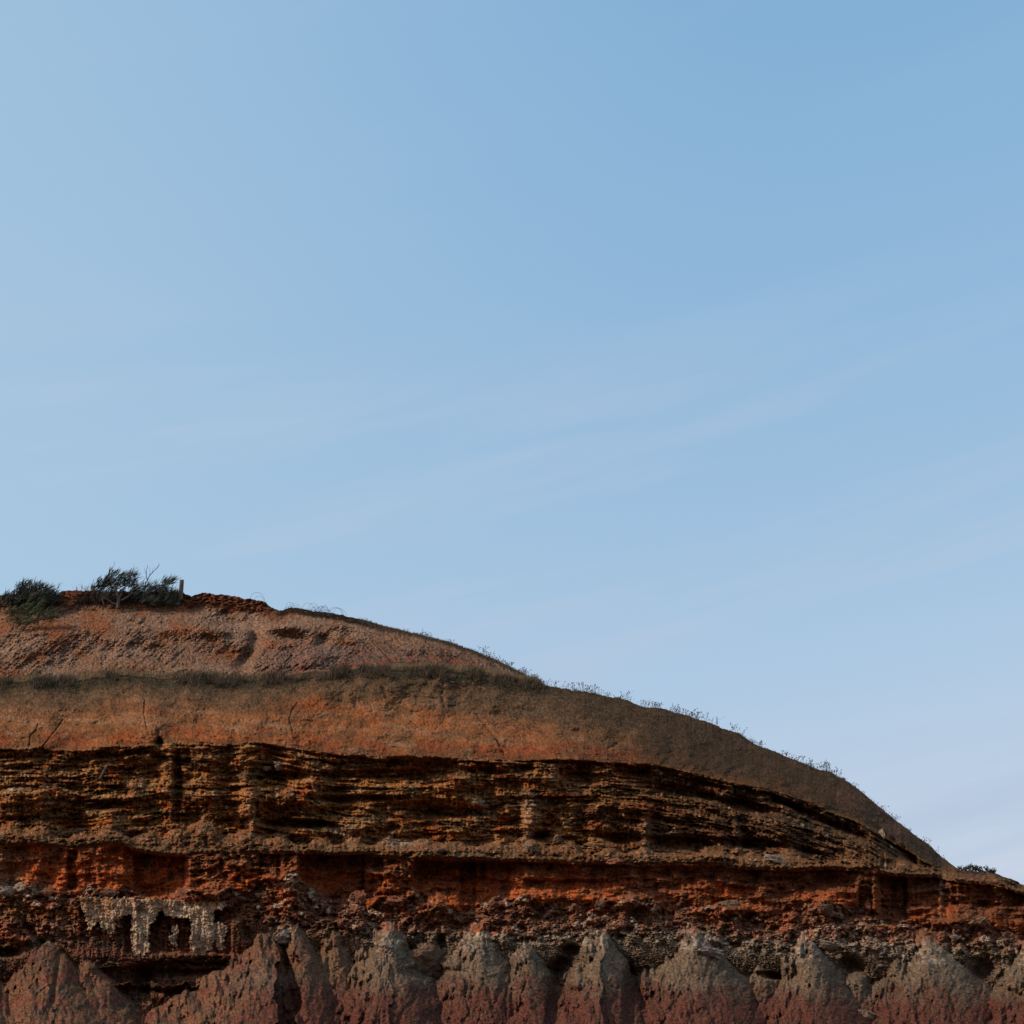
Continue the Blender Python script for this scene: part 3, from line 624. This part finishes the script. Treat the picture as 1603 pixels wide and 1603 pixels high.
# --- shrub at the far left skyline
Ya = surf(45, 945).y - .4
s0 = surf(45, 950); t = empty('windswept_shrub', s0, 'dense dark windswept shrub on the ridge at the left edge of the picture', 'shrub')
for k in range(7):
    m = MB(); a = surf(20 + 10 * k, 949); branchy(m, a, Vector((.4, rnd.uniform(-.3, .1), .8)).normalized(), rnd.uniform(.6, 1), .05, 2, .4, WIND); m.build('stem', M_wood, t)
m = MB(); sprays(m, [(30, 937, 16, 11), (45, 929, 13, 10), (56, 922, 9, 9), (70, 935, 16, 11), (80, 940, 12, 9), (20, 944, 14, 6), (50, 943, 30, 8), (28, 924, 7, 9), (72, 926, 7, 7), (12, 945, 14, 6), (6, 938, 9, 8), (38, 922, 9, 10), (60, 930, 24, 12), (36, 938, 26, 12)], Ya, 70)
m.build('foliage', M_dark, t)
# --- green shrub on the slope below it
s0 = surf(33, 987); Yb = s0.y - .5
t = empty('green_shrub', s0, 'olive green spreading shrub on the slope below the dark shrub at the left edge', 'shrub')
m = MB(); branchy(m, s0 + Vector((0, 0, -.1)), Vector((.05, -.3, 1)).normalized(), 1.1, .055, 3, .6, Vector((1, 0, 0)))
m.build('trunk', M_wood, t)
m = MB(); sprays(m, [(30, 962, 22, 12), (20, 972, 16, 8), (55, 962, 20, 9), (75, 963, 18, 5), (82, 957, 12, 3.5), (48, 950, 14, 8), (60, 943, 7, 5), (38, 974, 18, 6), (70, 970, 14, 4)], Yb, 40, (.25, .5), .03, Vector((.8, 0, .55)).normalized(), .35)
m.build('foliage', M_green, t)
# --- twisted small tree in the middle of the clump
s0 = surf(185, 951); Yc_ = s0.y - .5
t = empty('windswept_tree', s0, 'twisted low tree with pale bare trunk and dark windswept crown, between the two posts', 'tree')
m = MB()
A0 = at(184, 949, Yc_)
def path(pts, Yd): return [at(x, y, Yd) for x, y in pts]
for pl, r0 in (([(184, 952), (186, 940), (184, 930), (180, 922), (178, 912), (172, 905)], .13), ([(185, 940), (190, 930), (193, 922), (200, 915), (203, 905)], .08), ([(183, 928), (176, 925), (168, 920), (163, 910)], .05),
               ([(186, 934), (182, 930), (178, 932), (170, 931), (160, 937)], .05), ([(190, 940), (200, 934), (206, 928), (210, 918)], .06), ([(163, 946), (160, 938), (157, 938)], .05), ([(186, 946), (176, 944), (168, 938), (158, 936)], .05)):
    p = path(pl, Yc_ - .3); m.tube(p, [r0 * (1 - .7 * k / (len(p) - 1)) for k in range(len(p))], 6)
    branchy(m, p[-1], (WIND + Vector((0, 0, .3))).normalized(), .5, r0 * .3, 2, .5)
m.build('trunk', M_wood, t)
m = MB(); sprays(m, [(166, 908, 8, 8), (176, 905, 9, 8), (190, 906, 8, 8), (204, 905, 7, 9), (160, 916, 9, 7), (200, 914, 10, 8), (154, 915, 5, 4), (170, 920, 12, 9), (188, 917, 9, 5), (175, 935, 20, 9), (205, 924, 9, 9), (150, 922, 7, 6)], Yc_ - .1, 60)
sprays(m, [(170, 940, 26, 9), (200, 940, 16, 11)], Yc_ + .6, 62)
m.build('crown', M_dark, t)
# --- low brown brush at the left foot of the tree
s0 = surf(142, 948); t = empty('dry_bush', s0, 'low brown leafless brush at the foot of the short left post', 'bush')
m = MB()
for k in range(150):
    p = surf(rnd.uniform(122, 166), rnd.uniform(940, 949)); branchy(m, p, Vector((rnd.gauss(.1, .3), rnd.uniform(-.4, .1), 1)).normalized(), rnd.uniform(.35, .8), .012, 1, .5)
m.build('stem', M_twig, t)
m = MB(); sprays(m, [(140, 940, 18, 8), (156, 943, 16, 7), (128, 943, 8, 5)], surf(142, 944).y - .3, 40, (.15, .35), .02, Vector((.1, 0, 1)), .5)
m.build('foliage', M_brown, t)
# bare stems to the left of the short post
m = MB()
for x, h, d in ((121, 11, -2), (128, 14, 0), (133, 12, 3), (136, 16, 5), (141, 13, 5), (147, 12, 4), (119, 8, 1)):
    p = path([(x, 930), (x + d * .3, 928 - h * .5), (x + d, 928 - h)], surf(x, 935).y + .2); m.tube(p, [.014, .010, .006], 4)
    for _ in range(3): branchy(m, p[1], Vector((rnd.gauss(.2, .4), 0, 1)).normalized(), .2, .006, 0)
p = [surf(x_, 931) + Vector((0, .2, -.05)) for x_ in (117, 125, 133, 141, 149)]; m.tube(p, [.02] * 5, 4)
o = m.build('bare_stems', M_twig, origin=surf(130, 932)); tag(o, 'clump of thin bare stems on the skyline left of the short post', 'plant')
# --- dark shrub at the right
s0 = surf(245, 950); Yd_ = s0.y - .4
t = empty('leaning_shrub', s0, 'dark bushy shrub with a plume leaning right, beside the tall post', 'shrub')
for k in range(7): m = MB(); branchy(m, surf(215 + 8 * k, 948), Vector((.35, -.2, .85)).normalized(), .9, .045, 2, .4, WIND); m.build('stem', M_wood, t)
m = MB(); sprays(m, [(222, 938, 18, 11), (240, 934, 18, 13), (232, 924, 14, 7), (252, 926, 10, 8), (258, 915, 8, 6), (264, 910, 6, 5), (258, 935, 14, 12), (268, 930, 5, 8), (266, 941, 12, 7), (212, 932, 9, 9), (238, 944, 26, 6)], Yd_, 60)
m.build('foliage', M_dark, t)
# --- dead bare tree above the clump
Ye = Yd_ + .5
t = MB()
for pl, r0 in (([(210, 925), (216, 921), (222, 918), (228, 917), (232, 914), (231, 908), (229, 903), (229, 896), (231, 885)], .05), ([(231, 908), (234, 901), (238, 897), (243, 892), (248, 886), (249, 881)], .03), ([(229, 900), (227, 894), (226, 889)], .014), ([(234, 902), (235, 894), (234, 888)], .014),
               ([(222, 918), (224, 910), (227, 906), (228, 903)], .02), ([(224, 910), (219, 912), (215, 916)], .012), ([(238, 897), (239, 892), (242, 888)], .012), ([(205, 902), (205, 893), (206, 888)], .018), ([(205, 899), (209, 895), (211, 892)], .012), ([(243, 892), (246, 890), (250, 884)], .01), ([(232, 914), (236, 917), (240, 922)], .03)):
    p = path(pl, Ye); t.tube(p, [max(.007, r0 * (1 - .75 * k / (len(p) - 1))) for k in range(len(p))], 5)
o = t.build('dead_tree', M_twig, origin=at(210, 930, Ye)); tag(o, 'bare dead branching tree rising against the sky above the dark shrub', 'dead tree')

# --- timber posts
def post(px, ptop, pbot, wpx, label, dy=-.15):
    Yp = surf(px, pbot + 3).y + dy
    p0 = at(px, pbot + 14, Yp); p1 = at(px, ptop, Yp); r = wpx / 2 / ppm(Yp)
    t = empty('timber_post', p0, label, 'post', 'timber posts on the ridge')
    m = MB(); h = p1.z - p0.z
    prof = [(0, r * 1.02), (h * .3, r), (h * .7, r * .99), (h - .03, r * .97), (h, r * .88)]
    base = len(m.v); sd_ = 16
    for (z_, rr) in prof:
        for a in range(sd_):
            an = 2 * math.pi * a / sd_; q = rr * (1 + .035 * math.sin(an * 5 + 1))
            m.v.append(p0 + Vector((math.cos(an) * q, math.sin(an) * q, z_)))
    for a in range(len(prof) - 1):
        for q in range(sd_): m.f.append((a * sd_ + q, a * sd_ + (q + 1) % sd_, (a + 1) * sd_ + (q + 1) % sd_, (a + 1) * sd_ + q))
    m.f.append(tuple((len(prof) - 1) * sd_ + q for q in range(sd_)))
    m.build('shaft', M_post, t)
post(282.5, 908, 926, 7, 'taller weathered round timber post standing right of the dark shrub')
post(143.5, 917, 926, 6, 'short stub of a round timber post among bare stems left of the tree', 1.6)

# --- leaning dead branch on the bedded band
p0, p1 = surf(158, 1222), surf(177, 1193)
m = MB(); off = Vector((0, -.35, 0)); m.tube([p0 + off, (p0 + p1) / 2 + off * 1.6, p1 + off], [.07, .055, .02], 6)
branchy(m, (p0 + p1) / 2 + off, (p1 - p0).normalized() + Vector((.3, 0, 0)), .7, .02, 1)
o = m.build('dead_branch', M_wood, origin=p0); tag(o, 'grey dead branch leaning on the ochre cliff face below the dark notch', 'branch')

# --- arching dead stems on the ridge
def arch(cx, cy, w_, h_, lean, Yd):
    pts = []
    for k in range(11):
        a = math.pi * k / 10 * rnd.uniform(.9, 1.0)
        pts.append(at(cx - w_ * math.cos(a) + lean * k / 10, cy - h_ * math.sin(a) + 4 * k / 10, Yd))
    return pts
m = MB()
for _ in range(26):
    cx = rnd.uniform(448, 530); m.tube(arch(cx, float(sil_f(cx)) + 2, rnd.uniform(3, 14), rnd.uniform(4, 16), rnd.uniform(-3, 8), surf(cx, 966).y + .3), [.008] * 11, 3)
o = m.build('bramble', M_twig, origin=surf(480, 960)); tag(o, 'tangle of thin arching dead stems on the dark lip of the ridge', 'bramble')
m = MB()
m.tube(arch(402, 940, 11, 15, 2, surf(400, 945).y + .3), [.009] * 11, 3); m.tube(arch(403, 940, 5, 9, 6, surf(400, 945).y + .3), [.007] * 11, 3)
o = m.build('arching_stem', M_twig, origin=surf(400, 942)); tag(o, 'thin arching dead stem on top of the red clod bank', 'plant')

# --- low shrub at the right end of the skyline
s0 = surf(1525, 1366); t = empty('low_shrub', s0, 'small dark leafy shrub on the skyline above the red wall at the far right', 'shrub')
for k in range(7): m = MB(); branchy(m, surf(1505 + 7 * k, 1367), Vector((rnd.gauss(0, .4), 0, 1)).normalized(), .3, .02, 1); m.build('stem', M_twig, t)
m = MB(); sprays(m, [(1508, 1362, 8, 2.5), (1519, 1359, 7, 3.5), (1530, 1362, 8, 2.5), (1542, 1364, 9, 2.5), (1552, 1366, 4, 2)], s0.y + .1, 190, (.10, .24), .05, Vector((.2, 0, .9)), .8)
m.build('foliage', M_dark, t)

# --- grass on the slopes (uncountable)
m = MB()
def tuft(mb, p, n_, h, wd, lean=Vector((.15, 0, 1)), sp=.35):
    for _ in range(n_):
        d = (lean + Vector((rnd.gauss(0, sp), rnd.gauss(0, sp), 0))).normalized()
        mb.blade(p + Vector((rnd.gauss(0, .06), rnd.gauss(0, .06), -.02)), d, h * rnd.uniform(.5, 1.2), wd)
for _ in range(5000):
    x = rnd.uniform(-60, 900); y = float(np.interp(x, PX, cT)) + 1.5 + abs(rnd.gauss(0, 12))
    if y < float(np.interp(x, PX, sil_c)) + 1: continue
    tuft(m, surf(x, y), 3, .13, .022)
for _ in range(9000):
    x = rnd.uniform(560, 1480); sy = float(np.interp(x, PX, sil_c)); y = sy + abs(rnd.gauss(0, 30 if x > 860 else 3)) + .5
    if y > float(np.interp(x, PX, cD)) - 2 and x > 860: continue
    tuft(m, surf(x, y), 3, .12, .022)
for _ in range(1500):
    x = rnd.uniform(-60, 850); 
    if float(noise(np.array([x / 30]), np.array([3.3]), 12)[0]) + rnd.uniform(-.3, .3) < -.1: continue
    y = float(np.interp(x, PX, cT)) + abs(rnd.gauss(0, 7)) - 1
    if y < float(np.interp(x, PX, sil_c)) + 1: continue
    tuft(m, surf(x, y) + Vector((0, -.2, 0)), 14, .42, .028, sp=.5)
for _ in range(1100):
    x = rnd.uniform(780, 1440); sy = float(np.interp(x, PX, sil_c)); dy_ = float(np.interp(x, PX, cD)); y = sy + 2 + (dy_ - sy - 4) * rnd.random() ** 1.6
    if float(noise(np.array([x / 24]), np.array([y / 9]), 14)[0]) < .05: continue
    tuft(m, surf(x, y), 9, .26, .03, sp=.7)
o = m.build('slope_grass', M_grass); tag(o, 'short dull green grass covering the terrace and the shoulder of the hill', 'grass', kind='stuff')
m = MB()
for _ in range(5000):
    x = rnd.choice((rnd.uniform(-60, 420), rnd.uniform(600, 850))); y = float(np.interp(x, PX, cT)) - abs(rnd.gauss(0, 3)) + 1
    if y < float(np.interp(x, PX, sil_c)) + 1: continue
    tuft(m, surf(x, y) + Vector((0, -.3, 0)), 3, .26, .018)
o = m.build('dry_grass', M_gold); tag(o, 'pale dry grass fringe along the back of the terrace', 'grass', kind='stuff')
# --- seed-headed weeds along the skyline
m = MB()
def weed(x, h, heads=3):
    p = surf(x, float(np.interp(x, PX, sil_c)) + .8); Yd = p.y + rnd.uniform(-.2, 1.0); p = Vector((p.x, Yd, p.z))
    d = Vector((rnd.gauss(.12, .3), rnd.gauss(0, .2), 1)).normalized()
    e = p + d * h; m.tube([p, (p + e) / 2 + Vector((rnd.gauss(0, .03), 0, 0)), e], [.009, .006, .005], 3); m.gem(e, rnd.uniform(.02, .04))
    for _ in range(heads):
        a = p.lerp(e, rnd.uniform(.35, .9)); b2 = a + Vector((rnd.gauss(0, .14), rnd.gauss(0, .1), rnd.uniform(.05, .22))); m.tube([a, b2], [.005, .004], 3); m.gem(b2, rnd.uniform(.015, .035))
dens = crv([(560, .15), (600, .5), (660, .25), (740, .3), (760, 1), (785, .6), (810, .8), (850, 1), (900, 1.6), (940, 1.6), (990, 1.5), (1050, 1.6), (1100, 1.3), (1180, 1.1), (1230, 1.2), (1260, .9), (1290, 1.5), (1318, 1.2), (1330, .1), (1380, .15), (1440, .3), (1470, .05), (1500, 0)])
hgt = crv([(560, .3), (700, .3), (760, .7), (790, .4), (850, .45), (900, .75), (1000, .6), (1100, .65), (1200, .45), (1250, .5), (1300, .85), (1330, .4), (1440, .5), (1500, .2)])
x = 560
while x < 1500:
    x += rnd.expovariate(1 / 1.4)
    if rnd.random() < float(dens(x)) * .85 * (1 + .8 * float(noise(np.array([x / 16]), np.array([.5]), 7)[0]) * 2.6): weed(x, float(hgt(x)) * rnd.uniform(.15, .85), rnd.randint(1, 4))
o = m.build('seed_head_weeds', M_twig); tag(o, 'thin dry seed-headed weeds fringing the skyline of the hill', 'weeds', kind='stuff')

# --- rocks
def rock_mesh(name, seed, m_, squash=(1, .8, .7), rough=.35):
    import bmesh
    bm = bmesh.new(); bmesh.ops.create_icosphere(bm, subdivisions=4, radius=1)
    r2 = random.Random(seed)
    pl = [(Vector((r2.gauss(0, 1), r2.gauss(0, 1), r2.gauss(0, 1))).normalized(), r2.uniform(.55, .85)) for _ in range(11)]
    from mathutils import noise as mn
    for v in bm.verts:
        d = v.co.normalized()
        k = 1.0
        for nn, h in pl:
            q = d.dot(nn)
            if q > .05: k = min(k, h / q)
        k *= 1 + rough * .9 * mn.noise(d * 2.2 + Vector((seed, 0, 0))) + rough * .55 * mn.noise(d * 5 + Vector((0, seed, 0))) + rough * .3 * mn.noise(d * 11 + Vector((0, seed, 0)))
        v.co = Vector((d.x * k * squash[0], d.y * k * squash[1], d.z * k * squash[2]))
    me = bpy.data.meshes.new(name); bm.to_mesh(me); bm.free(); me.materials.append(m_)
    return me
MR = {'pale': mat('pale_limestone', (.31, .25, .19), (.20, .14, .095), 4, bump=.9, bscale=12), 'tan': mat('tan_stone', (.20, .13, .08), (.13, .085, .053), 4, bump=.9, bscale=12),
      'red': mat('red_stone', (.21, .08, .042), (.13, .055, .03), 4, bump=.9, bscale=12), 'brown': mat('brown_stone', (.14, .083, .05), (.10, .06, .038), 4, bump=.9, bscale=12)}
meshes = {(k, s): rock_mesh('rock', s * 3 + 1 + hash_, MR[k]) for hash_, k in enumerate(MR) for s in range(4)}
def rock(px, py, wpx, hpx, k, s, label, group=None, sink=.25, cat='rock', name='rock'):
    p = surf(px, py + hpx * .3); sc = 1 / ppm(p.y)
    o = bpy.data.objects.new(name, meshes[(k, s)]); o.location = p + Vector((0, -wpx * .5 * sc * (1 - sink) * .5, 0))
    o.scale = (wpx * .85 * sc, wpx * .55 * sc, hpx * .8 * sc); o.rotation_euler = (rnd.uniform(-.25, .25), rnd.uniform(-.25, .25), rnd.uniform(0, 6.28))
    link(o); return tag(o, label, cat, group)
for a in ((1214, 1343, 27, 12, 'pale', 0, 'chalky white rock on the ledge above the red wall, right of centre'),
          (707, 1067, 5, 3, 'pale', 1, 'tiny bright white stone alone on the grassy terrace'),
          (668, 1494, 46, 50, 'brown', 3, 'large rounded brown boulder wedged between two grey cones'),
          (1358, 1586, 22, 22, 'tan', 1, 'tan boulder in the gully between the two maroon cones at bottom right'),
          (1357, 1415, 15, 15, 'red', 0, 'orange red block against the red wall beside the dark alcove'),
          (1293, 1420, 22, 14, 'brown', 3, 'brown slab leaning at the top of the rubble under the red wall at right'),
          (826, 1322, 10, 14, 'pale', 2, 'pale upright stone at the mouth of the small hollow above the red ledge'),
          (870, 1313, 18, 12, 'tan', 0, 'grey tan rock right of the small hollow above the red ledge'),
          (285, 1396, 20, 20, 'red', 1, 'pointed red brown block under the dark alcove at left'),
          (617, 1405, 24, 14, 'red', 2, 'flat pink brown block on rubble right of the deep fissure'),
          (1140, 1412, 20, 16, 'tan', 2, 'tan knobbly rock standing at the foot of the red wall right of centre'),
          (12, 1392, 24, 14, 'pale', 3, 'pale jagged rock at the left edge under the red wall'),
          (33, 1386, 20, 12, 'pale', 0, 'pale slab leaning beside the jagged rock at the left edge'),
          (74, 1393, 14, 12, 'red', 3, 'orange brown stone right of the pale slab at left'),
          (1380, 1303, 8, 18, 'pale', 1, 'small pale rock pinnacle on the right flank below the skyline'),
          (1365, 1361, 14, 9, 'red', 0, 'orange red stone on the right ledge below the pinnacle'),
          (962, 1346, 34, 9, 'red', 2, 'flat orange red slab on the red wall ledge below a gravel mound'),
          (437, 1195, 16, 14, 'pale', 2, 'whitish block sitting under the top ochre ledge'),
          (418, 1201, 12, 7, 'pale', 3, 'whitish stone just left of the block under the top ochre ledge'),
          (572, 1317, 26, 14, 'brown', 0, 'grey brown rock on the rubble ledge above the first alcove'),
          (1530, 1441, 30, 12, 'tan', 3, 'tan rock at the foot of the red wall near the right edge'),
          (62, 1378+12, 16, 12, 'tan', 1, 'tan stone between the pale slab and the orange brown stone'),
          (170, 1395, 22, 12, 'brown', 1, 'dark brown block at the foot of the left red wall'),
          (600, 1478, 14, 8, 'pale', 2, 'pale lump crowning the grey cone left of the large boulder'),
          (560, 1402, 26, 26, 'red', 3, 'red block wedged beside the deep fissure'),
          (1105, 1488, 34, 14, 'pale', 1, 'broad pale crusted rock on the shoulder of the central maroon cone'),
          (1300, 1478, 34, 12, 'pale', 3, 'long pale crusted rock on the rubble at lower right'),
          (450, 1462, 34, 20, 'pale', 0, 'knobbly whitish crust cap on the left centre cone')):
    rock(*a)
def many(n_, fx, fy, sz, kinds, label, group):
    for _ in range(n_):
        x = fx(); y = fy(x); s = sz()
        rock(x, y, s, s * rnd.uniform(.5, .9), rnd.choice(kinds), rnd.randrange(4), label, group, 0, 'stone', 'stone')
many(100, lambda: rnd.uniform(10, 1600), lambda x: float(np.interp(x, PX, cR)) + abs(rnd.gauss(0, 14)) + 4, lambda: min(13, 3.5 + rnd.expovariate(1 / 2.2)), ['tan', 'red', 'brown', 'brown', 'red', 'pale'],
     'loose broken stone lying in the rubble at the foot of the red wall', 'loose stones below the red wall')
many(60, lambda: rnd.uniform(10, 1480), lambda x: float(np.interp(x, PX, cL)) - 6 - abs(rnd.gauss(0, 10)), lambda: min(9, 2.8 + rnd.expovariate(1 / 1.6)), ['tan', 'brown', 'brown', 'tan', 'pale'],
     'small stone lying on the rubble ledge above the red wall', 'small stones on the ledge above the red wall')
many(80, lambda: rnd.uniform(0, 420), lambda x: rnd.uniform(965, 1052), lambda: 2 + rnd.expovariate(1 / .9), ['red', 'tan', 'tan', 'brown'],
     'small pinkish stone scattered on the bare upper slope', 'small stones on the upper slope')
many(50, lambda: rnd.uniform(560, 1603), lambda x: float(np.interp(x, PX, cM)) + rnd.gauss(5, 9), lambda: 3 + rnd.expovariate(1 / 2.5), ['pale', 'tan', 'tan'],
     'pale crumbly stone on the shoulders of the grey cones', 'pale stones on the cone shoulders')
